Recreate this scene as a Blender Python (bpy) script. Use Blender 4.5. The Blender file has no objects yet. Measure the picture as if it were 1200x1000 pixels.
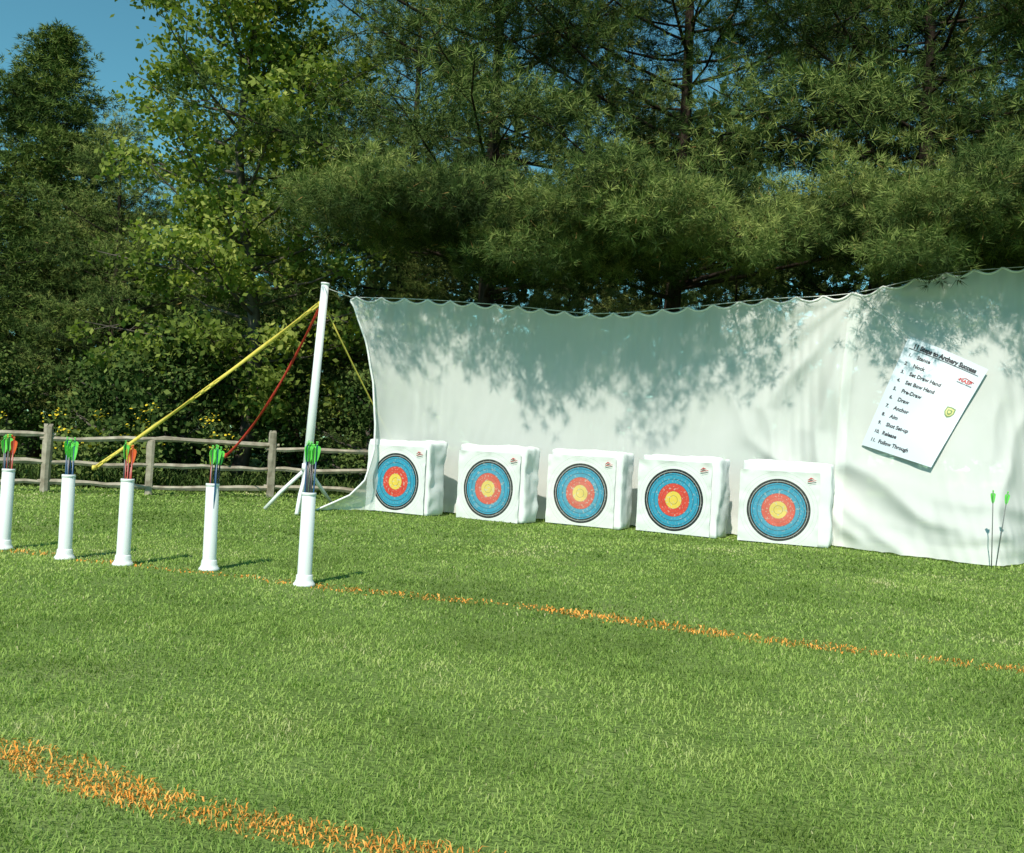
import bpy, math, random
import numpy as np
from mathutils import Vector, Matrix, noise
scene=bpy.context.scene
COL=scene.collection
random.seed(7)
pi=math.pi

# ---------------- materials ----------------
def newmat(name):
    m=bpy.data.materials.new(name); m.use_nodes=True
    nt=m.node_tree; nt.nodes.clear()
    out=nt.nodes.new('ShaderNodeOutputMaterial')
    return m,nt,out
def N(nt,t,**kw):
    n=nt.nodes.new(t)
    for k,v in kw.items():
        if k in n.inputs: n.inputs[k].default_value=v
        else: setattr(n,k,v)
    return n
def L(nt,a,b): nt.links.new(a,b)
def ramp(nt,fac,stops,interp='LINEAR'):
    r=nt.nodes.new('ShaderNodeValToRGB'); cr=r.color_ramp; cr.interpolation=interp
    while len(cr.elements)>1: cr.elements.remove(cr.elements[-1])
    cr.elements[0].position=stops[0][0]; cr.elements[0].color=(*stops[0][1],1)
    for p,c in stops[1:]:
        e=cr.elements.new(p); e.color=(*c,1)
    L(nt,fac,r.inputs[0]); return r
def simple(name,c1,c2,scale=8,rough=.6,spec=.3,bump=0.0,stretch=(1,1,1),detail=5):
    m,nt,out=newmat(name)
    tc=N(nt,'ShaderNodeTexCoord'); mp=N(nt,'ShaderNodeMapping'); mp.inputs['Scale'].default_value=stretch
    L(nt,tc.outputs['Object'],mp.inputs[0])
    nz=N(nt,'ShaderNodeTexNoise'); nz.inputs['Scale'].default_value=scale; nz.inputs['Detail'].default_value=detail
    L(nt,mp.outputs[0],nz.inputs['Vector'])
    r=ramp(nt,nz.outputs['Fac'],[(.3,c1),(.7,c2)])
    p=N(nt,'ShaderNodeBsdfPrincipled'); p.inputs['Roughness'].default_value=rough
    p.inputs['Specular IOR Level'].default_value=spec
    L(nt,r.outputs[0],p.inputs['Base Color'])
    if bump:
        b=N(nt,'ShaderNodeBump'); b.inputs['Strength'].default_value=bump; b.inputs['Distance'].default_value=.02
        L(nt,nz.outputs['Fac'],b.inputs['Height']); L(nt,b.outputs[0],p.inputs['Normal'])
    L(nt,p.outputs[0],out.inputs[0]); return m
def foliage(name,stops,trans=.3,world=None):
    m,nt,out=newmat(name)
    at=N(nt,'ShaderNodeAttribute'); at.attribute_name='tint'
    fac=at.outputs['Fac']
    if world:
        g=N(nt,'ShaderNodeNewGeometry'); nz=N(nt,'ShaderNodeTexNoise'); nz.inputs['Scale'].default_value=world; nz.inputs['Detail'].default_value=3
        L(nt,g.outputs['Position'],nz.inputs['Vector'])
        ma=N(nt,'ShaderNodeMath',operation='MULTIPLY_ADD'); L(nt,nz.outputs['Fac'],ma.inputs[0]); ma.inputs[1].default_value=1.2
        ma2=N(nt,'ShaderNodeMath',operation='ADD'); L(nt,fac,ma.inputs[2]); L(nt,ma.outputs[0],ma2.inputs[0]); ma2.inputs[1].default_value=-.60
        fac=ma2.outputs[0]
    r=ramp(nt,fac,stops)
    p=N(nt,'ShaderNodeBsdfDiffuse')
    L(nt,r.outputs[0],p.inputs['Color'])
    if trans<=0:
        L(nt,p.outputs[0],out.inputs[0]); return m
    t=N(nt,'ShaderNodeBsdfTranslucent')
    hs=N(nt,'ShaderNodeMixRGB',blend_type='MULTIPLY'); hs.inputs[0].default_value=1; hs.inputs[2].default_value=(1.5,1.7,.7,1)
    L(nt,r.outputs[0],hs.inputs[1]); L(nt,hs.outputs[0],t.inputs[0])
    mx=N(nt,'ShaderNodeMixShader'); mx.inputs[0].default_value=trans
    L(nt,p.outputs[0],mx.inputs[1]); L(nt,t.outputs[0],mx.inputs[2]); L(nt,mx.outputs[0],out.inputs[0]); return m

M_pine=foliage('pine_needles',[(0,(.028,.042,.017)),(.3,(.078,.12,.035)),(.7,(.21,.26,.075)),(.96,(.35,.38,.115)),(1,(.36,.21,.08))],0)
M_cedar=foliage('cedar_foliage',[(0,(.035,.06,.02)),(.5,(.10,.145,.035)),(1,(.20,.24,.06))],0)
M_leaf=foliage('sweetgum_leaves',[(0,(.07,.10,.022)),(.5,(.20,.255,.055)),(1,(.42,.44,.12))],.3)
M_shrub=foliage('shrub_leaves',[(0,(.02,.045,.012)),(.5,(.07,.11,.03)),(1,(.16,.20,.055))],0)
M_far=foliage('far_leaves',[(0,(.015,.03,.012)),(.5,(.04,.07,.024)),(1,(.08,.11,.035))],.0)
M_grass=foliage('grass_blades',[(0,(.135,.20,.045)),(.4,(.26,.375,.095)),(.75,(.36,.475,.13)),(.93,(.44,.52,.18)),(1,(.54,.52,.28))],.25,world=1.1)
M_orange=foliage('orange_paint_grass',[(0,(.62,.27,.06)),(.5,(.90,.36,.06)),(1,(.95,.50,.14))],0)
M_bark=simple('pine_bark',(.02,.015,.012),(.065,.047,.036),14,.9,.1,.8,(1,1,.25))
M_bark2=simple('grey_bark',(.06,.05,.04),(.15,.13,.11),14,.9,.1,.6,(1,1,.3))
M_wood=simple('weathered_wood',(.24,.20,.15),(.50,.44,.35),10,.85,.15,.5,(1,1,1))
M_pvc=simple('white_pvc',(.85,.86,.86),(.92,.92,.92),5,.35,.5)
M_black=simple('black_plastic',(.01,.01,.012),(.03,.03,.035),9,.4,.4)
M_yel=simple('yellow_webbing',(.70,.54,.08),(.84,.69,.16),30,.7,.2)
M_red=simple('red_webbing',(.42,.03,.02),(.6,.07,.04),30,.7,.2)
M_cord=simple('cord',(.78,.79,.77),(.90,.91,.89),30,.8,.1)
M_block=simple('foam_wrap',(.78,.79,.78),(.88,.89,.88),3,.6,.25,.25)
M_paper=simple('poster_paper',(.58,.65,.72),(.65,.71,.77),2,.45,.4)
M_ink=simple('black_ink',(.03,.03,.035),(.07,.07,.08),20,.5,.2)
M_inkr=simple('red_ink',(.5,.05,.05),(.65,.09,.08),20,.5,.2)
M_inky=simple('yellow_ink',(.6,.58,.2),(.7,.68,.3),20,.5,.2)
M_inkg=simple('green_ink',(.16,.25,.10),(.24,.33,.15),20,.5,.2)
M_vgreen=simple('green_vane',(.12,.66,.08),(.2,.8,.13),20,.4,.4)
M_vred=simple('red_vane',(.7,.08,.02),(.8,.16,.04),20,.4,.4)
M_vyel=simple('yellow_vane',(.75,.6,.05),(.85,.7,.1),20,.4,.4)
M_sblue=simple('blue_shaft',(.01,.05,.13),(.02,.09,.2),20,.3,.5)
M_sred=simple('red_shaft',(.35,.03,.02),(.45,.05,.03),20,.3,.5)
M_sblk=simple('dark_shaft',(.02,.02,.02),(.05,.05,.05),20,.3,.5)
M_sgrey=simple('grey_shaft',(.12,.13,.12),(.20,.21,.20),20,.4,.4)
M_flow=simple('goldenrod_yellow',(.6,.42,.02),(.78,.6,.05),20,.7,.1)

# net fabric
M_net,nt,out=newmat('white_netting')
tc=N(nt,'ShaderNodeTexCoord'); nz=N(nt,'ShaderNodeTexNoise'); nz.inputs['Scale'].default_value=3; nz.inputs['Detail'].default_value=6
L(nt,tc.outputs['Object'],nz.inputs['Vector'])
r=ramp(nt,nz.outputs['Fac'],[(.3,(.91,.93,.88)),(.7,(.96,.97,.93))])
d=N(nt,'ShaderNodeBsdfDiffuse'); t=N(nt,'ShaderNodeBsdfTranslucent'); tr=N(nt,'ShaderNodeBsdfTransparent')
L(nt,r.outputs[0],d.inputs[0]); L(nt,r.outputs[0],t.inputs[0])
a=N(nt,'ShaderNodeMixShader'); a.inputs[0].default_value=.06; L(nt,d.outputs[0],a.inputs[1]); L(nt,t.outputs[0],a.inputs[2])
b=N(nt,'ShaderNodeMixShader'); b.inputs[0].default_value=.63; L(nt,tr.outputs[0],b.inputs[1]); L(nt,a.outputs[0],b.inputs[2])
L(nt,b.outputs[0],out.inputs[0])

# target face (radial rings)
M_face,nt,out=newmat('target_face_rings')
tc=N(nt,'ShaderNodeTexCoord')
sx=N(nt,'ShaderNodeSeparateXYZ'); L(nt,tc.outputs['Object'],sx.inputs[0])
cx=N(nt,'ShaderNodeCombineXYZ'); L(nt,sx.outputs[0],cx.inputs[0]); L(nt,sx.outputs[2],cx.inputs[1])
ln=N(nt,'ShaderNodeVectorMath',operation='LENGTH'); L(nt,cx.outputs[0],ln.inputs[0])
mu=N(nt,'ShaderNodeMath',operation='MULTIPLY'); L(nt,ln.outputs['Value'],mu.inputs[0]); mu.inputs[1].default_value=2.58
Y=(.80,.58,.08); Rr=(.68,.065,.04); B=(.03,.31,.48); K=(.015,.018,.022); W=(.80,.81,.79); G=(.4,.4,.4); DL=(.04,.04,.04)
st=[(0,Y),(.105,DL),(.110,Y),(.215,DL),(.222,Rr),(.315,DL),(.320,Rr),(.415,DL),(.424,B),(.52,DL),(.532,B),(.635,DL),(.645,B),(.68,K),(.725,W),(.731,K),(.79,W),(.872,G),(.877,W),(.965,G),(.970,W)]
rr=ramp(nt,mu.outputs[0],st,'CONSTANT')
nz=N(nt,'ShaderNodeTexNoise'); nz.inputs['Scale'].default_value=45; nz.inputs['Detail'].default_value=3; 
oi=N(nt,'ShaderNodeObjectInfo'); va=N(nt,'ShaderNodeVectorMath',operation='ADD'); L(nt,tc.outputs['Object'],va.inputs[0]); L(nt,oi.outputs['Location'],va.inputs[1]); L(nt,va.outputs[0],nz.inputs['Vector'])
hole=ramp(nt,nz.outputs['Fac'],[(0,(.0,.0,.0)),(.58,(.0,.0,.0)),(.65,(1,1,1))])
fall=N(nt,'ShaderNodeMapRange'); fall.inputs['From Min'].default_value=.1; fall.inputs['From Max'].default_value=.8; fall.inputs['To Min'].default_value=.8; fall.inputs['To Max'].default_value=0.12
L(nt,mu.outputs[0],fall.inputs[0])
mm=N(nt,'ShaderNodeMath',operation='MULTIPLY'); L(nt,hole.outputs[0],mm.inputs[0]); L(nt,fall.outputs[0],mm.inputs[1])
fa=N(nt,'ShaderNodeAttribute'); fa.attribute_type='OBJECT'; fa.attribute_name='fade'
# fading is strongest in the worn centre
fm=N(nt,'ShaderNodeMapRange'); fm.inputs['From Min'].default_value=.2; fm.inputs['From Max'].default_value=.6; fm.inputs['To Min'].default_value=1.6; fm.inputs['To Max'].default_value=.25
L(nt,mu.outputs[0],fm.inputs[0]); fmm=N(nt,'ShaderNodeMath',operation='MULTIPLY'); L(nt,fm.outputs[0],fmm.inputs[0]); L(nt,fa.outputs['Fac'],fmm.inputs[1])
mxf=N(nt,'ShaderNodeMixRGB'); L(nt,fmm.outputs[0],mxf.inputs[0]); L(nt,rr.outputs[0],mxf.inputs[1]); mxf.inputs[2].default_value=(.68,.58,.45,1)
mx=N(nt,'ShaderNodeMixRGB'); L(nt,mm.outputs[0],mx.inputs[0]); L(nt,mxf.outputs[0],mx.inputs[1]); mx.inputs[2].default_value=(.62,.58,.48,1)
p=N(nt,'ShaderNodeBsdfPrincipled'); p.inputs['Roughness'].default_value=.55; L(nt,mx.outputs[0],p.inputs['Base Color']); L(nt,p.outputs[0],out.inputs[0])

# ground
M_ground,nt,out=newmat('lawn_soil')
g=N(nt,'ShaderNodeNewGeometry')
n1=N(nt,'ShaderNodeTexNoise'); n1.inputs['Scale'].default_value=1.2; n1.inputs['Detail'].default_value=8; L(nt,g.outputs['Position'],n1.inputs['Vector'])
n2=N(nt,'ShaderNodeTexNoise'); n2.inputs['Scale'].default_value=60; n2.inputs['Detail'].default_value=4; L(nt,g.outputs['Position'],n2.inputs['Vector'])
r1=ramp(nt,n1.outputs['Fac'],[(.3,(.155,.23,.055)),(.55,(.20,.295,.08)),(.75,(.27,.335,.12))])
r2=ramp(nt,n2.outputs['Fac'],[(.3,(.6,.6,.55)),(.7,(1,1,1))])
mx=N(nt,'ShaderNodeMixRGB',blend_type='MULTIPLY'); mx.inputs[0].default_value=1; L(nt,r1.outputs[0],mx.inputs[1]); L(nt,r2.outputs[0],mx.inputs[2])
p=N(nt,'ShaderNodeBsdfPrincipled'); p.inputs['Roughness'].default_value=.95; p.inputs['Specular IOR Level'].default_value=.1; L(nt,mx.outputs[0],p.inputs['Base Color'])
bp=N(nt,'ShaderNodeBump'); bp.inputs['Strength'].default_value=.8; bp.inputs['Distance'].default_value=.03; L(nt,n2.outputs['Fac'],bp.inputs['Height']); L(nt,bp.outputs[0],p.inputs['Normal'])
L(nt,p.outputs[0],out.inputs[0])

# ---------------- mesh helpers ----------------
class MB:
    def __init__(s): s.v=[]; s.f=[]; s.mi=[]
    def add(s,v,f,mi=0):
        o=len(s.v); s.v+= [tuple(x) for x in v]; s.f+=[tuple(i+o for i in q) for q in f]; s.mi+=[mi]*len(f)
    def tube(s,pts,rad,seg=8,mi=0,cap=True):
        pts=[Vector(p) for p in pts]; n=len(pts)
        if not hasattr(rad,'__len__'): rad=[rad]*n
        v=[];f=[]; ref=None
        for i,p in enumerate(pts):
            t=(pts[min(i+1,n-1)]-pts[max(i-1,0)]).normalized()
            if ref is None: ref=Vector((1,0,0)) if abs(t.x)<.9 else Vector((0,1,0))
            a=(ref-t*ref.dot(t)).normalized(); b=t.cross(a); ref=a
            for k in range(seg):
                an=2*pi*k/seg; v.append(p+(a*math.cos(an)+b*math.sin(an))*rad[i])
        for i in range(n-1):
            for k in range(seg):
                k2=(k+1)%seg; f.append((i*seg+k,i*seg+k2,(i+1)*seg+k2,(i+1)*seg+k))
        if cap: f.append(tuple(range(seg))[::-1]); f.append(tuple((n-1)*seg+k for k in range(seg)))
        s.add(v,f,mi)
    def lathe(s,prof,seg=24,mi=0):
        v=[];f=[];n=len(prof)
        for r,z in prof:
            for k in range(seg):
                a=2*pi*k/seg; v.append((r*math.cos(a),r*math.sin(a),z))
        for i in range(n-1):
            for k in range(seg):
                k2=(k+1)%seg; f.append((i*seg+k,i*seg+k2,(i+1)*seg+k2,(i+1)*seg+k))
        s.add(v,f,mi)
    def box(s,c,h,rot=None,mi=0):
        v=[]
        for x in(-1,1):
            for y in(-1,1):
                for z in(-1,1):
                    q=Vector((x*h[0],y*h[1],z*h[2]))
                    if rot: q=rot@q
                    v.append(q+Vector(c))
        s.add(v,[(0,1,3,2),(4,6,7,5),(0,4,5,1),(2,3,7,6),(0,2,6,4),(1,5,7,3)],mi)
def link(o,parent=None):
    COL.objects.link(o)
    if parent: o.parent=parent
    return o
def obj(name,mb,mats,parent=None,smooth=True,loc=None):
    me=bpy.data.meshes.new(name); me.from_pydata(mb.v,[],mb.f); 
    if not isinstance(mats,(list,tuple)): mats=[mats]
    for m in mats: me.materials.append(m)
    me.polygons.foreach_set('material_index',mb.mi)
    me.polygons.foreach_set('use_smooth',[smooth]*len(me.polygons)); me.update()
    o=bpy.data.objects.new(name,me); link(o,parent)
    if loc: o.location=loc
    return o
def fast(name,verts,tint,mat,parent=None,per=3,faces=None):
    me=bpy.data.meshes.new(name); nv=len(verts); me.vertices.add(nv)
    me.vertices.foreach_set('co',np.ascontiguousarray(verts,dtype=np.float32).ravel())
    idx=np.arange(nv,dtype=np.int32) if faces is None else faces.astype(np.int32).ravel()
    m=len(idx)//3
    me.loops.add(len(idx)); me.loops.foreach_set('vertex_index',idx)
    me.polygons.add(m); me.polygons.foreach_set('loop_start',np.arange(m,dtype=np.int32)*3)
    me.update(calc_edges=True)
    at=me.attributes.new('tint','FLOAT','FACE'); at.data.foreach_set('value',np.clip(tint,0,1).astype(np.float32))
    me.materials.append(mat)
    o=bpy.data.objects.new(name,me); link(o,parent); return o
def empty(name,loc=(0,0,0),rz=0,label=None,cat=None,group=None):
    o=bpy.data.objects.new(name,None); o.empty_display_size=.2; link(o); o.location=loc; o.rotation_euler=(0,0,rz)
    tag(o,label,cat,group); return o
def tag(o,label=None,cat=None,group=None,kind=None):
    if label:o['label']=label
    if cat:o['category']=cat
    if group:o['group']=group
    if kind:o['kind']=kind
def clone(root,loc,rz=0,scale=1,label=None,tilt=None):
    def cp(o,par):
        c=o.copy(); COL.objects.link(c)
        if par: c.parent=par; c.matrix_parent_inverse=o.matrix_parent_inverse.copy()
        for ch in list(o.children): cp(ch,c)
        return c
    c=cp(root,None); c.location=loc; c.rotation_euler=(tilt[0],tilt[1],rz) if tilt else (0,0,rz)
    c.scale=(scale,)*3 if not hasattr(scale,'__len__') else scale
    if label: c['label']=label
    return c
def unit(a): return a/np.maximum(np.linalg.norm(a,axis=-1,keepdims=True),1e-9)

# ---------------- ground ----------------
mb=MB(); mb.add([(-200,-60,0),(200,-60,0),(200,340,0),(-200,340,0)],[(0,1,2,3)])
g=obj('ground',mb,M_ground); g['kind']='structure'

# ---------------- grass ----------------
SL=np.array([(-3.6,5.95),(-3.08,5.72),(-2.18,5.42),(-1.06,5.0),(.05,4.72),(.64,4.40),(1.18,4.16),(2.13,3.81),(3.4,3.35)])
WL=np.array([(-1.9,2.55),(-1.19,2.28),(-.80,2.08),(-.486,1.95),(-.04,1.80),(.8,1.5),(1.6,1.25)])
def dist_poly(P,line):
    best=np.full(len(P),9e9)
    for a,b in zip(line[:-1],line[1:]):
        ab=b-a; t=np.clip(((P-a)@ab)/(ab@ab),0,1)
        best=np.minimum(best,np.linalg.norm(P-(a+t[:,None]*ab),axis=1))
    return best
def vnoise(P,sc,seed):
    rs=np.random.RandomState(seed); G=rs.rand(256,256)
    q=P*sc+1000; i=np.floor(q).astype(int); f=q-i; f=f*f*(3-2*f)
    a=G[i[:,0]%256,i[:,1]%256]; b_=G[(i[:,0]+1)%256,i[:,1]%256]; c=G[i[:,0]%256,(i[:,1]+1)%256]; d_=G[(i[:,0]+1)%256,(i[:,1]+1)%256]
    return (a*(1-f[:,0])+b_*f[:,0])*(1-f[:,1])+(c*(1-f[:,0])+d_*f[:,0])*f[:,1]
rs=np.random.RandomState(3)
def blades(P,hmul,wid,rs,hb=(.008,.016)):
    n=len(P); az=rs.rand(n)*2*pi; lean=.2+rs.rand(n)**.7*1.45
    cl=vnoise(P,7,5); cl2=vnoise(P,22,6)
    h=(hb[0]+hb[1]*rs.rand(n))*hmul*(.55+.7*cl+.4*cl2)
    h*=np.where(rs.rand(n)<.012,1.7,1)
    w=wid*(.7+.6*rs.rand(n))
    dx=np.cos(az);dy=np.sin(az)
    yaw=rs.rand(n)*pi; sx=np.cos(yaw)*w; sy=np.sin(yaw)*w
    z0=np.zeros(n)
    m=np.stack([P[:,0]+dx*h*lean*.35,P[:,1]+dy*h*lean*.35,h*.6],1)
    t=np.stack([P[:,0]+dx*h*lean,P[:,1]+dy*h*lean,h*(1-.38*lean)],1)
    s=np.stack([sx,sy,z0],1)
    b=np.stack([P[:,0],P[:,1],z0-.003],1)
    V=np.stack([b-s,b+s,m+s*.8,m-s*.8,t],1)
    F=np.array([[0,1,2],[0,2,3],[3,2,4]])[None]+(np.arange(n)*5)[:,None,None]
    return V.reshape(-1,3),F.reshape(-1,3)
zones=[(1.0,2.6,-2.6,2.6,17000,.85,.0013),(2.6,4.2,-3.4,3.6,10000,.88,.0017),(4.2,6.8,-5,5,4200,.92,.0028),(6.8,10,-7,7,1600,1.0,.005),(10,14,-10,7,600,1.3,.009)]
GV=[];GF=[];GT=[];OV=[];OF=[];OT=[];gn=0;on=0
for y0,y1,x0,x1,dens,hm,wd in zones:
    n=int((y1-y0)*(x1-x0)*dens); P=np.stack([x0+(x1-x0)*rs.rand(n),y0+(y1-y0)*rs.rand(n)],1)
    keep=rs.rand(n)<(.6+.4*vnoise(P,9,8)); P=P[keep]
    wob=(vnoise(P,2.5,51)-.5)[:,None]*np.array([.03,.06])
    d1=dist_poly(P+wob,SL); d2=dist_poly(P+wob,WL)
    pn=vnoise(P,3.5,11); pn2=vnoise(P,15,12)
    w1=.045+.055*vnoise(P,2.2,52)
    bump_=np.exp(-((P[:,0]-.15)/.75)**2)
    p1=np.clip(1.25-d1/(w1*(1+.25*bump_)),0,1)**.9*np.clip((pn*.6+pn2*.6-.32)*2.2+.45*bump_,0.22,1.0)
    p1*=np.where(P[:,0]>1.2,.75,1)
    p2=np.clip(1.35-d2/(.022+w1*.42),0,1)**.7*np.clip((pn*.6+pn2*.7-.05)*2.2,.5,1.0)
    p1=np.where(P[:,0]<-1.0,p1*.5,p1)
    o=rs.rand(len(P))<np.maximum(p1,p2)
    for sel,isor in ((~o,0),(o,1)):
        Q=P[sel]
        if len(Q)==0: continue
        v,f=blades(Q,hm*(.9 if isor else 1),wd*(1.3 if isor else 1),rs)
        ti=np.clip(.5+.7*(vnoise(Q,1.6,21)-.5)+.4*(vnoise(Q,9,22)-.5)+.13*rs.randn(len(Q)),0,.9)
        ti=np.where(rs.rand(len(Q))<.025,1.0,ti)
        if isor: ti=rs.rand(len(Q))
        ti=np.repeat(ti,3)
        if isor: OV.append(v);OF.append(f+on);OT.append(ti);on+=len(v)
        else: GV.append(v);GF.append(f+gn);GT.append(ti);gn+=len(v)
o=fast('lawn_grass',np.concatenate(GV),np.concatenate(GT),M_grass,faces=np.concatenate(GF)); tag(o,'short mown green lawn grass with dry patches','grass',kind='stuff')
o=fast('painted_line',np.concatenate(OV),np.concatenate(OT),M_orange,faces=np.concatenate(OF)); o['kind']='structure'

# ---------------- trees ----------------
def needles(P,D,K,Ln,w,rs,spread=1.0):
    M=len(P); R=unit(rs.randn(M,K,3)); Dn=unit(D)[:,None,:]
    Nn=unit(R*spread+Dn*.7+np.array([0,0,.2]))
    Ls=Ln*(.65+.5*rs.rand(M,K,1))
    S=unit(np.cross(Nn,rs.randn(M,K,3)))*w
    b=P[:,None,:]+R*.02
    return np.stack([b-S,b+S,b+Nn*Ls],2).reshape(-1,3)
def make_pine(seed,H,z0,R,nl,K=12,Ln=.125,w=.008,mat=M_pine,bark=M_bark,r0=.15,prof='pine',ncl=6,ct_n=38,cr=.5,name='pine_tree',elev=(0.0,.7),extra=()):
    rnd=random.Random(seed); rs=np.random.RandomState(seed)
    root=empty(name)
    mb=MB()
    bx,by=rnd.uniform(-.3,.3),rnd.uniform(-.3,.3)
    def axis(z): u=z/H; return Vector((bx*math.sin(u*3),by*math.sin(u*2.5),z))
    zs=[H*i/12 for i in range(13)]
    mb.tube([axis(z) for z in zs],[r0*(1-.93*(z/H))*(1.25 if z==0 else 1) for z in zs],10)
    PP=[];DD=[];TT=[];EX=[]
    specs=[]
    for i in range(nl):
        u=(i+rnd.random())/nl; z=z0+(H*.98-z0)*u
        az=i*2.39996+rnd.uniform(-.5,.5)
        if prof=='pine': Lm=R*(1-u**2)*rnd.uniform(.45,1.1)+.35
        else: Lm=R*(1-u)**.85*rnd.uniform(.8,1.08)+.12
        e=elev[0]+(elev[1]-elev[0])*u+rnd.uniform(-.15,.15)
        specs.append((z,az,Lm,e,0))
    for s_ in extra: specs.append((*s_,1))
    for z,az,Lm,e,ex in specs:
        p=axis(z); pts=[p.copy()]; n=6
        for k in range(n):
            ee=e+((.35*(k/n)-.1) if (prof=='pine' and not ex) else 0)
            az2=az+rnd.uniform(-.15,.15)*(0.4 if ex else 1)
            p=p+(Vector((math.cos(az2),math.sin(az2),0))*math.cos(ee)+Vector((0,0,math.sin(ee))))*(Lm/n); pts.append(p.copy())
        rb=max(.007,.008*Lm)
        mb.tube(pts,[rb*(1-.85*k/n)+.003 for k in range(n+1)],5,cap=False)
        ct=rnd.uniform(-.32,.27)
        if ex: ct=rnd.uniform(-.36,.16)
        nc=max(2,int(ncl*(.3+.8*Lm/R))) if not ex else 17
        for j in range(nc):
            s=.22+.8*(j+rnd.random())/nc; 
            if ex: s=.5+.5*(j+rnd.random())/nc
            s=min(s,1.0); k=min(n-1,int(s*n)); a=pts[k].lerp(pts[k+1],s*n-k)
            sd=1 if j%2 else -1; aa=az+sd*rnd.uniform(.3,1.2)
            l2=Lm*rnd.uniform(.12,.34)*(1.25-s*.7)
            if ex: l2*=.5
            dzz=rnd.uniform(-.05,.4)*l2
            if ex: dzz=rnd.uniform(-.10,.32)
            b=a+Vector((math.cos(aa)*l2,math.sin(aa)*l2,dzz))
            mb.tube([a,a.lerp(b,.5)+Vector((0,0,-.03*l2)),b],[.008,.005,.003],4,cap=False)
            c=cr*rnd.uniform(.5,1.25)*(.5+.5*min(1,Lm/2))
            if ex: c*=rnd.uniform(.5,.85)
            m=int(ct_n*rnd.uniform(.6,1.3)*(c/cr)**1.5*(2.6 if ex else 1))+3
            q=rs.randn(m,3)*np.array([c*.55,c*.55,c*(.28 if ex else .19)])
            cc=np.array(tuple(b)); aav=np.array([math.cos(az),math.sin(az),0])
            PP.append(q+cc); DD.append(q/c*1.2+aav*.7+rs.randn(m,3)*.2); EX.append(np.full(m,ex))
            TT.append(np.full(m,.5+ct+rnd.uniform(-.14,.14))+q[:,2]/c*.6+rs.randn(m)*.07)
    obj('trunk',mb,bark,root)
    P=np.concatenate(PP);D=np.concatenate(DD);T=np.concatenate(TT);E=np.concatenate(EX).astype(bool)
    v=[needles(P[~E],D[~E],K,Ln,w,rs)]; tt=[np.repeat(T[~E],K)]
    if E.any(): v.append(needles(P[E],D[E],22,.09,.0036,rs)); tt.append(np.repeat(T[E],22))
    v=np.concatenate(v); tt=np.concatenate(tt); tt=tt+rs.randn(len(tt))*.06
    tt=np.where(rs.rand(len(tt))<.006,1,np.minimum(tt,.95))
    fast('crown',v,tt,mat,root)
    return root
def leafquads(C,size,rs,up=.5):
    M=len(C); n=unit(rs.randn(M,3)+np.array([0,-.25,up])); t=unit(np.cross(n,rs.randn(M,3))); b=np.cross(n,t)
    s=size*(.6+.7*rs.rand(M,1))
    V=np.stack([C-t*s,C+b*s*.62,C+t*s,C-b*s*.62],1).reshape(-1,3)
    F=(np.array([[0,1,2],[0,2,3]])[None]+(np.arange(M)*4)[:,None,None]).reshape(-1,3)
    return V,F
def make_broad(seed,H,z0,R,nl,per,size,mat,bark,r0=.13,cr=.34,name='sweetgum_tree'):
    rnd=random.Random(seed); rs=np.random.RandomState(seed)
    root=empty(name); mb=MB(); zs=[H*i/10 for i in range(11)]
    ax=lambda z:Vector((.18*math.sin(z*.9),.15*math.sin(z*.6+1),z))
    mb.tube([ax(z) for z in zs],[r0*(1-.92*z/H) for z in zs],9)
    C=[];T=[]
    for i in range(nl):
        u=(i+rnd.random())/nl; z=z0+(H-z0)*u; az=i*2.39996+rnd.uniform(-.6,.6)
        Lm=R*(math.sin(pi*min(1,.22+.78*u))**.6+.12)*rnd.uniform(.5,1.15); e=rnd.uniform(-.1,.45)+.5*u
        a=ax(z); b=a+Vector((math.cos(az)*math.cos(e),math.sin(az)*math.cos(e),math.sin(e)))*Lm
        mid=a.lerp(b,.5)+Vector((0,0,-.06*Lm))
        mb.tube([a,mid,b],[.03,.018,.006],5,cap=False)
        ct=rnd.uniform(-.3,.22)
        for j in range(6):
            s=.3+.75*rnd.random(); c=a.lerp(b,s)+Vector((rnd.gauss(0,.2),rnd.gauss(0,.2),rnd.gauss(0,.16)))*Lm*.45
            mb.tube([a.lerp(b,min(.95,s*.8)),c],[.009,.003],4,cap=False)
            m=int(per*rnd.uniform(.5,1.4)); cc=cr*rnd.uniform(.6,1.2)
            q=rs.randn(m,3)*np.array([cc*.55,cc*.55,cc*.32])+np.array(tuple(c))
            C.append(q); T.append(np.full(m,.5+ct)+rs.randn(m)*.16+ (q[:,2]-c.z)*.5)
    obj('trunk',mb,bark,root)
    C=np.concatenate(C);T=np.concatenate(T); V,F=leafquads(C,size,rs)
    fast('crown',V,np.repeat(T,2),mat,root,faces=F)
    return root

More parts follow.
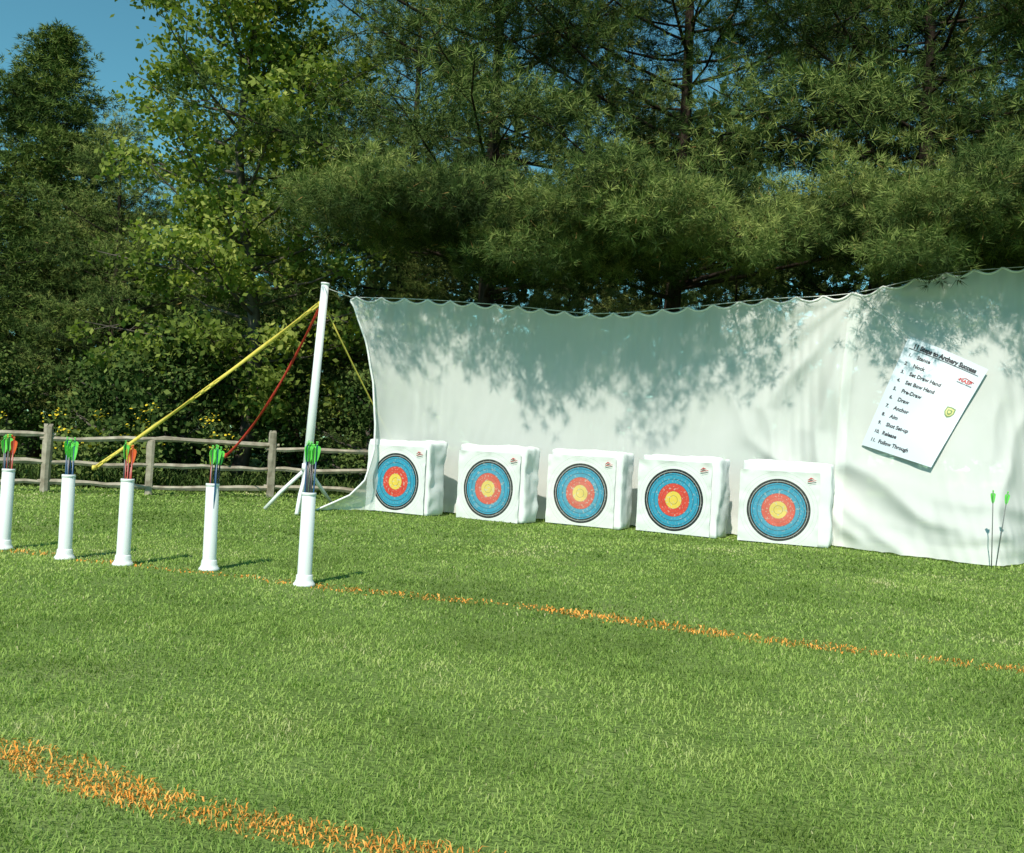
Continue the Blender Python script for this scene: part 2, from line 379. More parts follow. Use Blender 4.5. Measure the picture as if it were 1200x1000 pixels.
fwd=-pi/2
def fan(y0,ytip,z,a0,a1,n,dz=.5,seed=1):
    r=random.Random(seed); o=[]
    for i in range(n):
        a=a0+(a1-a0)*i/(n-1)+r.uniform(-.08,.08); yt=ytip+r.uniform(-.28,.28)
        o.append((z+r.uniform(0,dz),fwd+a,(y0-yt)/math.cos(a),r.uniform(-.04,.05)))
    return o
GP='pine trees behind the net'
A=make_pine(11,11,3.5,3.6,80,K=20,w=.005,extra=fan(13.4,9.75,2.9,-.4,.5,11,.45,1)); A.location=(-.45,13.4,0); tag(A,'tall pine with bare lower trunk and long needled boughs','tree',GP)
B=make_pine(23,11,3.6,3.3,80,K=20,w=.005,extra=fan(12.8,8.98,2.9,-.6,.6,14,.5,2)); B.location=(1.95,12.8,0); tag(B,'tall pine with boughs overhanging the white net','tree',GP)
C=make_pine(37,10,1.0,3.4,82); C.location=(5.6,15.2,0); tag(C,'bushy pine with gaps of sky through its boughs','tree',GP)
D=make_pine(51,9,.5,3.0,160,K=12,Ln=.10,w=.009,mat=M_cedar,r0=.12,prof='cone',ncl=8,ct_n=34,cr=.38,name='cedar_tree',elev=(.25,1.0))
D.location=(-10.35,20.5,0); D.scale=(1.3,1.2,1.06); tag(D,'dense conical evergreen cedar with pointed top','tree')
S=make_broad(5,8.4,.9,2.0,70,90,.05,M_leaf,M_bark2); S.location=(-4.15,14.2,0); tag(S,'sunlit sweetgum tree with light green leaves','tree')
lab='pine with dark green needles in the tree line'
lab2='young pine growing among the taller trunks'
pl=[(B,(5.1,12.15,0),.12,1.0,'tall pine with boughs overhanging the white net'),(B,(8.1,11.5,0),-.1,1.0,lab),(C,(-8.0,18.3,0),.6,.68,'small bushy pine with low boughs'),
(C,(-2.3,17.5,0),2.0,1.0,lab),(C,(-4.6,20,0),3.6,.95,lab),(C,(9.4,17.5,0),5.2,1.1,lab),
(C,(-11.8,25,0),3.3,.85,lab),(C,(-7.0,23,0),5.3,.78,lab),(C,(12.5,21,0),2.6,1.1,lab),(C,(2.6,20.5,0),.9,.9,lab),(C,(-.4,19.0,0),4.4,.7,lab),
(C,(.7,14.6,0),1.3,.40,lab2),(C,(-1.6,14.8,0),3.1,.36,lab2),(C,(3.4,14.4,0),5.1,.42,lab2),(C,(5.6,13.6,0),2.2,.42,lab2),(C,(8.0,13.8,0),.4,.45,lab2),(C,(2.2,14.0,0),3.9,.38,lab2)]
for r_,loc,rz,sc,lb in pl:
    c=clone(r_,loc,rz,sc,lb); c['group']=GP
rs=np.random.RandomState(31); n=24000
X=-30+66*rs.rand(n); hmax=6.2+1.2*np.sin(X*.35)+.8*np.sin(X*.9+2)+np.where(X>-5,4.2,0)
Z=hmax*rs.rand(n)**.75; Yv=28+5*rs.rand(n)
Cc=np.stack([X,Yv,Z],1)+rs.randn(n,3)*.25
dn=vnoise(np.stack([X,Z],1),.8,41); kp=(dn>np.where((X>-2)&(X<9)&(Z>6.5),.5,.22))|(Z<5.5); Cc=Cc[kp]; dn=dn[kp]
V,F=leafquads(Cc,.27,rs); o=fast('far_woodland',V,np.repeat(dn+rs.randn(len(Cc))*.12,2),M_far,faces=F); tag(o,'dark mass of distant woodland foliage','woodland',kind='stuff')
SH=make_broad(77,1.9,.15,.9,14,60,.04,M_shrub,M_bark2,r0=.03,cr=.3,name='shrub'); SH.location=(-6.3,14.4,0); tag(SH,'dark green leafy shrub beneath the trees','shrub','shrubs under the trees')
for i in range(15):
    x=-11+i*1.1+random.uniform(-.3,.3); y=14.2+random.uniform(-.6,1.8)+ (2.0 if i<4 else 0)
    c=clone(SH,(x,y,0),random.uniform(0,6),random.uniform(.8,1.35))
# ---------------- fence ----------------
fence=empty('split_rail_fence',(0,0,0),0,'weathered wooden split rail fence along the lawn edge','fence')
FP=[(-8.6,9.2),(-6.9,9.85),(-5.2,10.55),(-4.2,10.98),(-2.94,11.6),(-1.5,12.1),(.3,12.6),(2.3,13.0)]
rnd=random.Random(4)
for i,(x,y) in enumerate(FP):
    mb=MB(); h=rnd.uniform(.76,.84) if i!=3 else .66; w=.05 if i!=3 else .038
    lv=[(0,1.0),(.25,.97),(.55,1.02),(h-.03,.95),(h,.7)]
    v=[];f=[]
    jit=[(rnd.uniform(-.012,.012),rnd.uniform(-.012,.012)) for _ in range(8)]
    for z,s in lv:
        for k in range(8):
            a=2*pi*k/8+.39; q=1.12 if k%2 else 1
            v.append((math.cos(a)*w*s*q+jit[k][0]+.015*z*rnd.uniform(-1,1),math.sin(a)*w*s*q+jit[k][1],z-(.05 if z==0 else 0)))
    for a in range(len(lv)-1):
        for k in range(8): f.append((a*8+k,a*8+(k+1)%8,a*8+8+(k+1)%8,a*8+8+k))
    f.append(tuple(len(v)-8+k for k in range(8))); mb.add(v,f)
    obj('post',mb,M_wood,fence,smooth=False,loc=(x,y,0))
for (x0,y0),(x1,y1) in zip(FP[:-1],FP[1:]):
    for z in (.12,.36,.63):
        a=Vector((x0,y0,z+rnd.uniform(-.03,.03))); b=Vector((x1,y1,z+rnd.uniform(-.03,.03))); d=(b-a).normalized(); a-=d*.08; b+=d*.08
        pts=[a.lerp(b,k/7)+Vector((0,0,rnd.uniform(-.014,.014))) for k in range(8)]
        rr_=[.018]+[rnd.uniform(.025,.037) for _ in range(6)]+[.018]
        mb=MB(); mb.tube([p+Vector((0,0,0)) for p in pts],rr_,6); obj('rail',mb,M_wood,fence,smooth=False)

# wildflowers
def wildflower():
    rnd=random.Random(9); rs=np.random.RandomState(9)
    root=empty('goldenrod_plant',(0,0,0),0,'yellow flowering goldenrod behind the wooden fence','plant','yellow wildflowers behind the fence')
    mb=MB(); fl=MB(); C=[]
    for i in range(8):
        az=rnd.uniform(0,6.28); h=rnd.uniform(.5,1.05); d=rnd.uniform(.05,.3)
        p0=Vector((math.cos(az)*.04,math.sin(az)*.04,0)); p1=Vector((math.cos(az)*d,math.sin(az)*d,h)); mb.tube([p0,p0.lerp(p1,.5),p1],[.006,.005,.003],5)
        for k in range(26):
            c=p0.lerp(p1,rnd.uniform(.15,1.0)); C.append(tuple(c+Vector((rnd.gauss(0,.07),rnd.gauss(0,.07),0))))
        for k in range(5):
            c=p1+Vector((rnd.gauss(0,.04),rnd.gauss(0,.04),rnd.gauss(-.01,.04))); s=rnd.uniform(.012,.021)
            n=Vector((rnd.gauss(0,.5),rnd.gauss(-.6,.4),.9)).normalized(); t=n.orthogonal().normalized(); b=n.cross(t)
            vs=[c+(t*math.cos(q*pi/3)+b*math.sin(q*pi/3))*s for q in range(6)]+[c+n*s*.5]
            fl.add(vs,[(q,(q+1)%6,6) for q in range(6)])
    obj('stem',mb,M_shrub,root); obj('flower_head',fl,M_flow,root)
    V,F=leafquads(np.array(C),.04,rs); fast('leaves',V,np.full(len(C)*2,.8),M_shrub,root,faces=F)
    return root
WF=wildflower(); WF.location=(-5.6,11.7,0)
for x,y in [(-6.2,11.3),(-5.2,11.6),(-4.9,12.2),(-4.6,11.8),(-6.7,11.6),(-3.9,12.5)]:
    clone(WF,(x,y,0),random.uniform(0,6),random.uniform(.8,1.15))
rs=np.random.RandomState(12); n=14000
P=np.stack([-11+15*rs.rand(n),np.zeros(n)],1); P[:,1]=11.3+(P[:,0]+5)*.35+rs.rand(n)**1.3*3.2+.3
v,f=blades(P,7,.009,rs,(.014,.03)); o=fast('weeds',v,np.repeat(np.clip(.35+.25*rs.randn(n),0,1),3),M_shrub,faces=f); tag(o,'tall green weeds behind the wooden fence','weeds',kind='stuff')

# ---------------- net ----------------
TOP=[(-1.86,10.35,2.33),(-1.04,10.6,2.385),(-.07,10.5,2.35),(.86,10.2,2.27),(1.75,10.0,2.35),(2.57,9.7,2.44),(3.34,9.4,2.49),(4.05,9.1,2.66),(4.82,9.0,2.76),(5.8,8.85,2.85)]
BOT=[(-1.98,9.95),(-1.0,10.5),(-.05,10.4),(.9,10.15),(1.8,9.8),(2.55,9.45),(3.1,8.95),(3.60,8.3),(4.18,7.93),(5.5,9.6)]
def cat(pts,s):
    n=len(pts)-1; i=min(int(s),n-1); u=s-i
    g=lambda k:Vector((*pts[max(0,min(n,k))],0)[:3])
    p0,p1,p2,p3=g(i-1),g(i),g(i+1),g(i+2)
    return .5*((2*p1)+(p2-p0)*u+(2*p0-5*p1+4*p2-p3)*u*u+(3*p1-p0-3*p2+p3)*u**3)
DX=[(0,0),(.1,.12),(.2,.23),(.4,.38),(.6,.46),(.72,.48),(.86,.42),(.93,.28),(.97,.1),(1,-.02)]
def dxf(t):
    for (a,b),(c,d) in zip(DX[:-1],DX[1:]):
        if t<=c: return b+(d-b)*(t-a)/(c-a)
    return 0
RID=[([(3.36,2.2),(3.16,1.6),(3.0,1.1),(3.10,.5),(3.5,.05)],.09,.09),([(3.3,2.2),(2.9,1.8),(2.55,1.3),(2.75,.75),(3.15,.2)],.06,.09),
([(3.42,2.2),(3.24,1.5),(3.25,.8),(3.75,.35),(4.6,.15)],.13,.11),([(2.2,1.5),(2.45,1.0),(2.9,.6),(3.3,.05)],.05,.07),([(3.3,.75),(4.0,.5),(4.7,.45),(5.4,.6)],.10,.09),
([(3.2,.35),(3.8,.2),(4.6,.28)],.05,.06),([(3.15,.15),(3.9,.08),(4.5,.12)],.03,.04),([(-1.3,1.9),(-1.05,1.3),(-.9,.9)],.02,.07),([(4.5,2.3),(4.55,1.5),(4.3,.9)],.04,.07),([(4.9,1.6),(4.5,.9),(4.2,.3)],.08,.08)]
def ridge(x,z):
    s=0
    for pts,amp,w in RID:
        best=9; tt=0
        for k,((a,b),(c,d)) in enumerate(zip(pts[:-1],pts[1:])):
            ux,uz=c-a,d-b; t=max(0,min(1,((x-a)*ux+(z-b)*uz)/(ux*ux+uz*uz))); q=math.hypot(x-a-ux*t,z-b-uz*t)
            if q<best: best=q; tt=k+t
        if best<w*4: s+=amp*math.exp(-(best/w)**1.7)*min(1,.15+tt*.8)
    return s
def netp(s,t,off=0):
    a=cat(TOP,s); b=cat(BOT,s)
    f=t**1.9; x=a.x+(b.x-a.x)*t; y=a.y+(b.y-a.y)*f; 
    z=a.z*(1-t)+.012
    x+=dxf(t)*math.exp(-s*1.5)
    xx=x*1.05
    z-=.055*abs(math.sin(pi*xx/.27+.35*noise.noise(Vector((xx*1.5,0,3)))))*math.exp(-t*11)
    env=math.sin(pi*min(1,t*1.15+.04))
    fold=.012*math.sin(2*pi*xx/.27+2*noise.noise(Vector((xx*2,t*2,1))))*math.exp(-t*4)
    vf=.007*math.sin(2*pi*xx/.11+5*noise.noise(Vector((xx*1.7,t*1.2,11))))*(.4+noise.noise(Vector((xx*1.1,t,15))))
    big=.08*noise.noise(Vector((xx*.7,t*1.0,7)))*env
    lowf=min(1,.3+max(0,x-1.8)*.4)
    wr=.05*noise.noise(Vector((xx*2.2+t*2.0,t*1.6,2)))*(.15+t*.9)*lowf
    wr2=.009*noise.noise(Vector((xx*12+t*8,t*5,5)))*(.1+t*1.2)*lowf
    dx=x-3.4; dz=z-2.5; r=math.hypot(dx,dz)+.05; an=math.atan2(dz,dx)
    rad=.012*math.sin(an*17+1.5*noise.noise(Vector((xx,z,4))))*min(1,r*1.5)*math.exp(-max(0,r-1.0)*.9)
    jx=x+.06*noise.noise(Vector((x*2,z*2,9))); jz=z+.06*noise.noise(Vector((x*2,z*2,19)))
    pf=1-.97*math.exp(-(((x-3.86)/.56)**4+((z-1.38)/.66)**4))
    dd=fold*pf+(vf+big+wr+wr2+rad+ridge(jx,jz)*(.9+.6*noise.noise(Vector((x*3,z*3,29)))))*pf
    y-=dd+off; x-=dd*.3
    if t>.93: y-=(t-.93)*.8*(1+.8*noise.noise(Vector((xx*5,0,33)))); z=max(.015+.02*abs(noise.noise(Vector((xx*9,t*20,0)))),z)
    return Vector((x,y,z))
def sheet(s0,s1,nx,ny,off,root):
    mb=MB(); v=[netp(s0+(s1-s0)*i/nx,j/ny,off) for j in range(ny+1) for i in range(nx+1)]
    W=nx+1
    mb.add(v,[(j*W+i,j*W+i+1,(j+1)*W+i+1,(j+1)*W+i) for j in range(ny) for i in range(nx)])
    obj('net_sheet',mb,M_net,root)
    mb=MB(); pts=[v[i]+Vector((0,-.004,.004)) for i in range(0,W,2)]; mb.tube(pts,.011,5); obj('hem_cord',mb,M_cord,root)
    if s0==0:
        mb=MB(); mb.tube([v[j*W]+Vector((0,-.003,0)) for j in range(0,ny+1,2)],.012,5); obj('side_hem',mb,M_cord,root)
n1=empty('backstop_net',label='long white archery backstop net with scalloped top hung on cord',cat='net',group='backstop nets')
sheet(0,6.12,560,84,0,n1)
n2=empty('backstop_net',label='white archery backstop net shaded by trees with poster hung on it',cat='net',group='backstop nets')
sheet(5.98,9,260,84,.03,n2)
mb=MB(); pts=[Vector((-2.0,9.72,2.33))]+[cat(TOP,s*.25)+Vector((0,.02,.015)) for s in range(0,37)]
mb.tube(pts,.004,5); o=obj('suspension_wire',mb,M_cord); tag(o,'taut wire carrying the top edge of the white net','wire')

# ---------------- pole ----------------
pole=empty('net_pole',(-2.11,9.7,0),0,'white plastic pipe pole with splayed legs holding the net','pole','net poles')
mb=MB(); mb.tube([(0,0,.0),(.05,0,1.2),(.10,0,2.36)],[.046,.044,.040],16); mb.tube([(.1,0,2.36),(.101,0,2.38)],[.045,.045],16); obj('shaft',mb,M_pvc,pole)
for e in [(-.38,-.05,.015),(.18,.75,.015),(.05,-.5,.015)]:
    mb=MB(); mb.tube([(.02,0,.46),tuple(c*.6 for c in e[:2])+(.20,),e],[.02,.02,.02],10); obj('leg',mb,M_pvc,pole)
mb=MB(); mb.tube([(.017,0,.42),(.021,0,.50)],.054,16); obj('collar',mb,M_pvc,pole)
clone(pole,(5.8,8.85,0),.3,(1,1,1.2))

# straps
def strap(name,a,b,w,mat,sag,lab,cat_):
    a=Vector(a);b=Vector(b); mb=MB(); d=(b-a).normalized(); side=d.cross(Vector((0,1,0))).normalized()
    n=24; v=[];f=[]
    for i in range(n+1):
        u=i/n; p=a.lerp(b,u)-Vector((0,0,sag*4*u*(1-u))); an=.7*math.sin(u*13)+.3
        s=(side*math.cos(an)+Vector((0,1,0))*math.sin(an))*w; tk=Vector((0,-.0015,0))
        v+=[p-s+tk,p+s+tk,p+s-tk,p-s-tk]
    for i in range(n):
        for k in range(4): f.append((i*4+k,i*4+(k+1)%4,i*4+4+(k+1)%4,i*4+4+k))
    mb.add(v,f); o=obj(name,mb,mat); tag(o,lab,cat_)
    m2=MB(); m2.tube([b-Vector((0,.05,-.02)),b-Vector((0,.05,.03))],[.02,.02],8); m2.tube([b+Vector((-.02,-.03,0)),b+Vector((.02,-.03,0))],.025,8); obj('knot',m2,mat,o)
    return o
strap('guy_strap',(-2.05,9.7,2.17),(-4.72,10.72,.30),.021,M_yel,.03,'yellow webbing guy strap tied from pole to fence','strap')
strap('guy_strap',(-2.06,9.68,2.10),(-3.42,11.33,.50),.015,M_red,.17,'red webbing guy strap tied from pole to fence','strap')
mb=MB(); mb.tube([Vector((-2.0,9.74,2.12)).lerp(Vector((-.9,11.3,0)),i/8)-Vector((0,0,.08*math.sin(pi*i/8))) for i in range(9)],.009,6)
o=obj('guy_rope',mb,M_yel); tag(o,'yellow rope running from pole to ground behind the net','rope')

# ---------------- archery targets ----------------
def block_mesh(seed):
    rnd=random.Random(seed); w,dp,h=.41,.15,.785
    me=bpy.data.meshes.new('block'); import bmesh
    bm=bmesh.new(); bmesh.ops.create_cube(bm,size=1)
    bmesh.ops.subdivide_edges(bm,edges=bm.edges[:],cuts=21,use_grid_fill=True)
    for v in bm.verts:
        x,y,z=v.co.x*2,v.co.y*2,v.co.z*2
        def rd(a,b,c):
            k=max(abs(b),abs(c)); return a*(1-.026*max(0,k-.86)/.14) if abs(a)>.99 else a
        X,Yy,Z=rd(x,y,z),rd(y,x,z),rd(z,x,y)
        p=Vector((X*w,Yy*dp,(Z+1)/2*h))
        nzv=noise.noise(Vector((p.x*3+seed,p.y*5,p.z*3)))*.026+noise.noise(Vector((p.x*11+seed,p.y*11,p.z*11)))*.014
        nn=Vector((x if abs(x)>.99 else 0,y if abs(y)>.99 else 0,z if abs(z)>.99 else 0))
        if nn.length>0: nn.normalize()
        if z<-.99: nn.z=0
        if y<-.99: nzv*=.3
        p+=nn*nzv; 
        if p.z<0:p.z=0
        v.co=p
    bm.to_mesh(me); bm.free(); me.materials.append(M_block)
    for p in me.polygons: p.use_smooth=True
    return me
def text_geo(body,size,ax='LEFT',bold=.02):
    cu=bpy.data.curves.new('t','FONT'); cu.body=body; cu.size=size; cu.align_x=ax; cu.offset=size*bold; cu.resolution_u=3
    o=bpy.data.objects.new('t',cu); COL.objects.link(o); dg=bpy.context.evaluated_depsgraph_get(); dg.update()
    me=bpy.data.meshes.new_from_object(o.evaluated_get(dg)); v=[x.co.copy() for x in me.vertices]; f=[tuple(p.vertices) for p in me.polygons]
    bpy.data.objects.remove(o); bpy.data.meshes.remove(me); bpy.data.curves.remove(cu); return v,f
def face_mesh(seed):
    mb=MB(); n=40; v=[]; hs=.385
    for j in range(n+1):
        for i in range(n+1):
            x=-hs+2*hs*i/n; z=-.33+(.33+hs)*j/n
            e=max(abs(x),abs(z))/hs
            y=-.006-.010*abs(noise.noise(Vector((x*6+seed,z*6,seed))))- (.016*max(0,e-.85)/.15*abs(noise.noise(Vector((x*9,z*9,seed+3)))))
            v.append((x,y,z))
    W=n+1; mb.add(v,[(j*W+i,j*W+i+1,(j+1)*W+i+1,(j+1)*W+i) for j in range(n) for i in range(n)]); return mb
TG=[((-1.20,10.12),30),((-.19,9.82),32),((.78,9.66),30),((1.68,9.26),32),((2.60,8.82),24)]
FADE=[0.0,.12,.16,.0,.12]
for i,((x,y),a) in enumerate(TG):
    root=empty('archery_target',(x,y,0),-math.radians(a),'square white foam archery target with %s ringed paper face'%('bright' if i in (0,3) else 'sun-faded'),'archery target','row of archery targets')
    bo=bpy.data.objects.new('block',block_mesh(i*7+1)); link(bo,root); bo.location=(0,.15,0)
    zc=[.345,.335,.345,.345,.325][i]
    fo=obj('target_face',face_mesh(i*3),M_face,root,loc=((-.015,-.02,-.04,-.05,-.06)[i],-.012,zc)); fo['fade']=FADE[i]
    if i==4: fo.scale=(.95,1,.95)
    mk=MB(); zz=.31
    mk.tube([(.27,-.022,zz),(.30,-.023,zz+.022),(.33,-.022,zz+.012)],[.003,.007,.002],6,0)
    mk.tube([(.27,-.022,zz-.015),(.35,-.022,zz+.002)],[.004,.003],6,0)
    mk.tube([(.285,-.022,zz-.03),(.35,-.022,zz-.016)],[.002,.002],4,1)
    obj('printed_emblem',mk,[M_inkr,M_ink],fo)

# ---------------- poster ----------------
best=None
for si in range(0,301):
    s=6+3*si/300
    for ti in range(0,61):
        p=netp(s,ti/60,.03); e=(p.x-3.85)**2+(p.z-1.37)**2
        if best is None or e<best[0]: best=(e,s,ti/60,p)
_,s_,t_,pc=best
ux=(netp(s_+.35,t_,.03)-netp(s_-.35,t_,.03)); ux.z=0; ux.normalize()
uz=(netp(s_,t_-.18,.03)-netp(s_,t_+.18,.03)); uz=(uz-ux*uz.dot(ux)).normalized()
nn=ux.cross(uz).normalized()
if nn.y>0: nn=-nn
th=-math.radians(22)
X=ux*math.cos(th)+uz*math.sin(th); Z=-ux*math.sin(th)+uz*math.cos(th)
PW,PH=.75,1.14
samp=[netp(s_+a*.05,t_+b*.03,.03) for a in range(-15,16) for b in range(-12,13) if 6<=s_+a*.05<=9]
inside=[]
for q_ in samp:
    dq=q_-pc; u_,v_,w_=dq.dot(X),dq.dot(Z),dq.dot(nn)
    if abs(u_)<PW/2+.08 and abs(v_)<PH/2+.08: inside.append((u_,v_,w_))
Aq=np.array([[1,u,v,u*u,u*v,v*v] for u,v,w in inside]); bq=np.array([w for u,v,w in inside])
cf=np.linalg.lstsq(Aq,bq,rcond=None)[0]; res=float(np.max(bq-Aq@cf))
lift=min(res,.05)+.012
M=Matrix(((X.x,Z.x,nn.x,0),(X.y,Z.y,nn.y,0),(X.z,Z.z,nn.z,0),(0,0,0,1)))
M.translation=pc
post=bpy.data.objects.new('poster',None); link(post); post.matrix_world=M; tag(post,'white paper poster listing archery steps hung askew on net','poster')
def tp(x,y): return x*(1-.10*(.5-y/PH))+.03*(.5-y/PH)
def pz(x,y): return float(cf[0]+cf[1]*x+cf[2]*y+cf[3]*x*x+cf[4]*x*y+cf[5]*y*y)+lift+.005*math.sin(x*7+y*3)+.003*math.sin(y*11)
mb=MB(); n=24; mb.add([(tp(-PW/2+PW*i/n,-PH/2+PH*j/n),-PH/2+PH*j/n,pz(-PW/2+PW*i/n,-PH/2+PH*j/n)) for j in range(n+1) for i in range(n+1)],[(j*(n+1)+i,j*(n+1)+i+1,(j+1)*(n+1)+i+1,(j+1)*(n+1)+i) for j in range(n) for i in range(n)])
obj('paper',mb,M_paper,post)
def addtext(mb,body,size,x,y,mi=0,sx=1,ax='LEFT',bold=.03):
    v,f=text_geo(body,size,ax,bold); mb.add([(tp(q.x*sx+x,q.y+y),q.y+y,pz(q.x*sx+x,q.y+y)+.004) for q in v],f,mi)
tb=MB(); addtext(tb,'11 Steps to Archery Success',.066,0,.475,0,.78,'CENTER',.055)
m_=12
tb.add([(tp(-.33+.66*i/m_,.461+d_),.461+d_,pz(-.33+.66*i/m_,.461)+.004) for d_ in (-.003,.003) for i in range(m_+1)],[(i,i+1,i+m_+2,i+m_+1) for i in range(m_)]); obj('title_lettering',tb,M_ink,post,smooth=False)
tb=MB(); steps=['Stance','Nock','Set Draw Hand','Set Bow Hand','Pre-Draw','Draw','Anchor','Aim','Shot Set-up','Release','Follow Through']
for i,s in enumerate(steps):
    y=.385-.089*i; addtext(tb,'%d.'%(i+1),.046,-.31,y); addtext(tb,s,.052,-.225,y,0,.95,'LEFT',.03)
obj('list_lettering',tb,M_ink,post,smooth=False)
lg=MB(); addtext(lg,'NASP',.048,.20,.34,0,1,'LEFT',.03); addtext(lg,'Archery in Schools',.018,.19,.32,1)
def sw(mb,pts,w,mi):
    mb.tube([(x,y,pz(x,y)+.004) for x,y in pts],w,5,mi)
sw(lg,[(.19,.35),(.25,.388),(.33,.375)],.003,0)
sh=[(.245,.055),(.24,.0),(.258,-.038),(.285,-.055),(.312,-.038),(.33,.0),(.325,.055),(.285,.062)]
for sc,mi,dz in ((1,2,.003),(.74,3,.0055),(.5,2,.008),(.28,3,.0105)):
    c=(.285,.003); lg.add([(c[0]-.015+(x-c[0])*sc,c[1]+(y-c[1])*sc,pz(x,y)+dz) for x,y in sh],[tuple(range(8))],mi)
obj('printed_emblem',lg,[M_inkr,M_ink,M_inkg,M_inky],post,smooth=False)
tl_=(tp(-PW/2+.02,PH/2-.02),PH/2-.02,pz(-PW/2+.02,PH/2-.02)+.004)
topw=post.matrix_world.inverted()@(cat(TOP,6.05)+Vector((0,-.05,0)))
mb=MB(); mb.tube([tl_,(tl_[0]*.7+topw.x*.3,tl_[1]*.7+topw.y*.3,tl_[2]*.7+topw.z*.3+.02),tuple(topw)],.004,5); obj('hanging_cord',mb,M_cord,post)

# ---------------- quivers & arrows ----------------
q=empty('arrow_quiver',(0,0,0),0,'white plastic pipe floor quiver holding arrows on the shooting line','quiver','floor quivers on the shooting line')
mb=MB(); mb.lathe([(.031,.03),(.031,.488),(.033,.492),(.036,.488),(.038,.06),(.039,.05)],24); obj('tube',mb,M_pvc,q)
mb=MB(); mb.lathe([(.0,.0),(.056,.0),(.058,.004),(.057,.012),(.050,.02),(.044,.034),(.043,.055),(.040,.06),(.0385,.06)],24); obj('base_flange',mb,M_pvc,q)
mb=MB(); mb.lathe([(.0367,.478),(.038,.479),(.038,.49),(.0365,.494),(.032,.494)],24); obj('rim',mb,M_pvc,q)
QP=[(-1.057,4.99),(-1.68,5.36),(-2.18,5.38),(-2.57,5.5),(-3.08,5.78)]
q.location=(*QP[0],0)
for k,(x,y) in enumerate(QP[1:]): clone(q,(x,y,0),random.uniform(0,6),tilt=(random.uniform(-.012,.012),random.uniform(-.015,.015)))
AL=.655
def arrow(ms,mv,lab):
    root=empty('arrow',(0,0,0),0,lab,'arrow','arrows in the quivers')
    mb=MB(); mb.tube([(0,0,.01),(0,0,AL)],.0042,8); obj('shaft',mb,ms,root)
    for k in range(3):
        a=2*pi*k/3; mb=MB(); c,s=math.cos(a),math.sin(a)
        pr=[(.004,AL-.095),(.012,AL-.08),(.019,AL-.045),(.022,AL-.022),(.017,AL-.012),(.004,AL-.008)]
        v=[]; 
        for o_ in(-.001,.001):
            for r,z in pr: v.append((r*c-o_*s,r*s+o_*c,z))
        m=len(pr); f=[tuple(range(m)),tuple(range(2*m-1,m-1,-1))]+[(i,i+m,(i+1)%m+m,(i+1)%m) for i in range(m)]
        mb.add(v,f); obj('vane',mb,mv,root,smooth=False)
    mb=MB(); mb.tube([(0,0,AL-.005),(0,0,AL+.002)],.0048,8); mb.box((.003,0,AL+.008),(.0012,.004,.007)); mb.box((-.003,0,AL+.008),(.0012,.004,.007)); obj('nock',mb,mv,root)
    mb=MB(); mb.tube([(0,0,-.0),(0,0,.003),(0,0,.02)],[.001,.0035,.0045],8); obj('point',mb,M_black,root)
    return root
G1=arrow(M_sblk,M_vgreen,'arrow with dark shaft and bright green vanes in quiver')
G2=arrow(M_sblue,M_vgreen,'arrow with blue shaft and bright green vanes in quiver')
G3=arrow(M_sred,M_vred,'arrow with red shaft and red vanes in quiver')
G4=arrow(M_sred,M_vyel,'arrow with red shaft and yellow vanes in quiver')
G5=arrow(M_sgrey,M_vgreen,'grey arrow with green vanes standing in grass beside the net')
mix=[[G1,G1,G2,G1,G2,G1,G1,G2],[G2,G1,G2,G1,G3,G1,G2,G1],[G4,G3,G1,G4,G1,G4,G3],[G2,G2,G1,G2,G2,G1,G2],[G3,G1,G4,G2,G1,G1,G3]]
used=set(); rnd=random.Random(3)
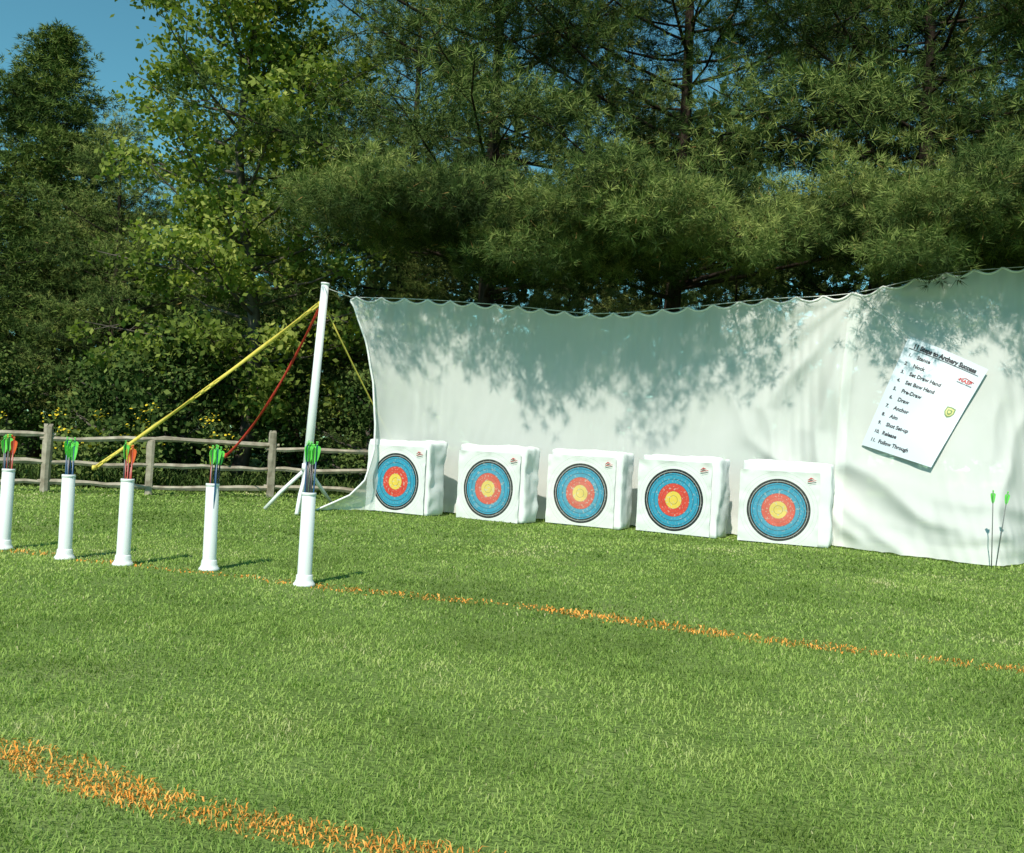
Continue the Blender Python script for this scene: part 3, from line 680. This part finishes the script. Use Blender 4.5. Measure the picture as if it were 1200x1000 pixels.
for qi,((x,y),arr) in enumerate(zip(QP,mix)):
    for j,ar in enumerate(arr):
        a=2*pi*j/len(arr)+.3; rr_=.02 if j else 0
        loc=(x+math.cos(a)*rr_,y+math.sin(a)*rr_,.012+rnd.uniform(0,.035)+(.06 if qi==0 else 0)); tl=(rnd.uniform(-.02,.02)-math.sin(a)*.008,rnd.uniform(-.02,.02)+math.cos(a)*.008)
        if ar.name not in used: used.add(ar.name); ar.location=loc; ar.rotation_euler=(tl[0],tl[1],rnd.uniform(0,.4))
        else: clone(ar,loc,rnd.uniform(0,.4),1,tilt=tl)
G5.location=(3.98,7.70,-.03); G5.rotation_euler=(0,-.02,0); G5['group']='arrows stuck in the grass'
clone(G5,(4.02,7.72,-.03),0,1,tilt=(0,.12))

# ---------------- light, sky, camera ----------------
sd=Vector((-.36,-1,0)).normalized(); el=math.radians(50)
sdir=Vector((sd.x*math.cos(el),sd.y*math.cos(el),math.sin(el)))
ld=bpy.data.lights.new('sun','SUN'); ld.energy=4.7; ld.angle=math.radians(1.0); ld.color=(1,.95,.84)
lo=bpy.data.objects.new('sun',ld); link(lo); lo.rotation_euler=(-sdir).to_track_quat('-Z','Y').to_euler(); lo.location=sdir*50
w=bpy.data.worlds.new('World'); scene.world=w; w.use_nodes=True; nt=w.node_tree; bg=nt.nodes['Background']
sk=nt.nodes.new('ShaderNodeTexSky'); sk.sky_type='NISHITA'; sk.sun_disc=False; sk.sun_elevation=el; sk.sun_rotation=math.atan2(sd.x,sd.y)
sk.dust_density=.3; sk.ozone_density=2.0
mt=nt.nodes.new('ShaderNodeMixRGB'); mt.blend_type='MULTIPLY'; mt.inputs[0].default_value=1; mt.inputs[2].default_value=(.64,1.20,1.02,1)
nt.links.new(sk.outputs[0],mt.inputs[1]); nt.links.new(mt.outputs[0],bg.inputs[0]); bg.inputs[1].default_value=.12
cam=bpy.data.cameras.new('camera'); cam.sensor_width=36; cam.lens=33; cam.clip_end=1000; cam.clip_start=.05
co=bpy.data.objects.new('camera',cam); link(co)
co.matrix_world=Matrix.Translation((0,0,.8))@Matrix.Rotation(math.radians(90+1.146),4,'X')@Matrix.Rotation(math.radians(3),4,'Z')
scene.camera=co
scene.view_settings.view_transform='Standard'; scene.view_settings.look='None'; scene.view_settings.exposure=0
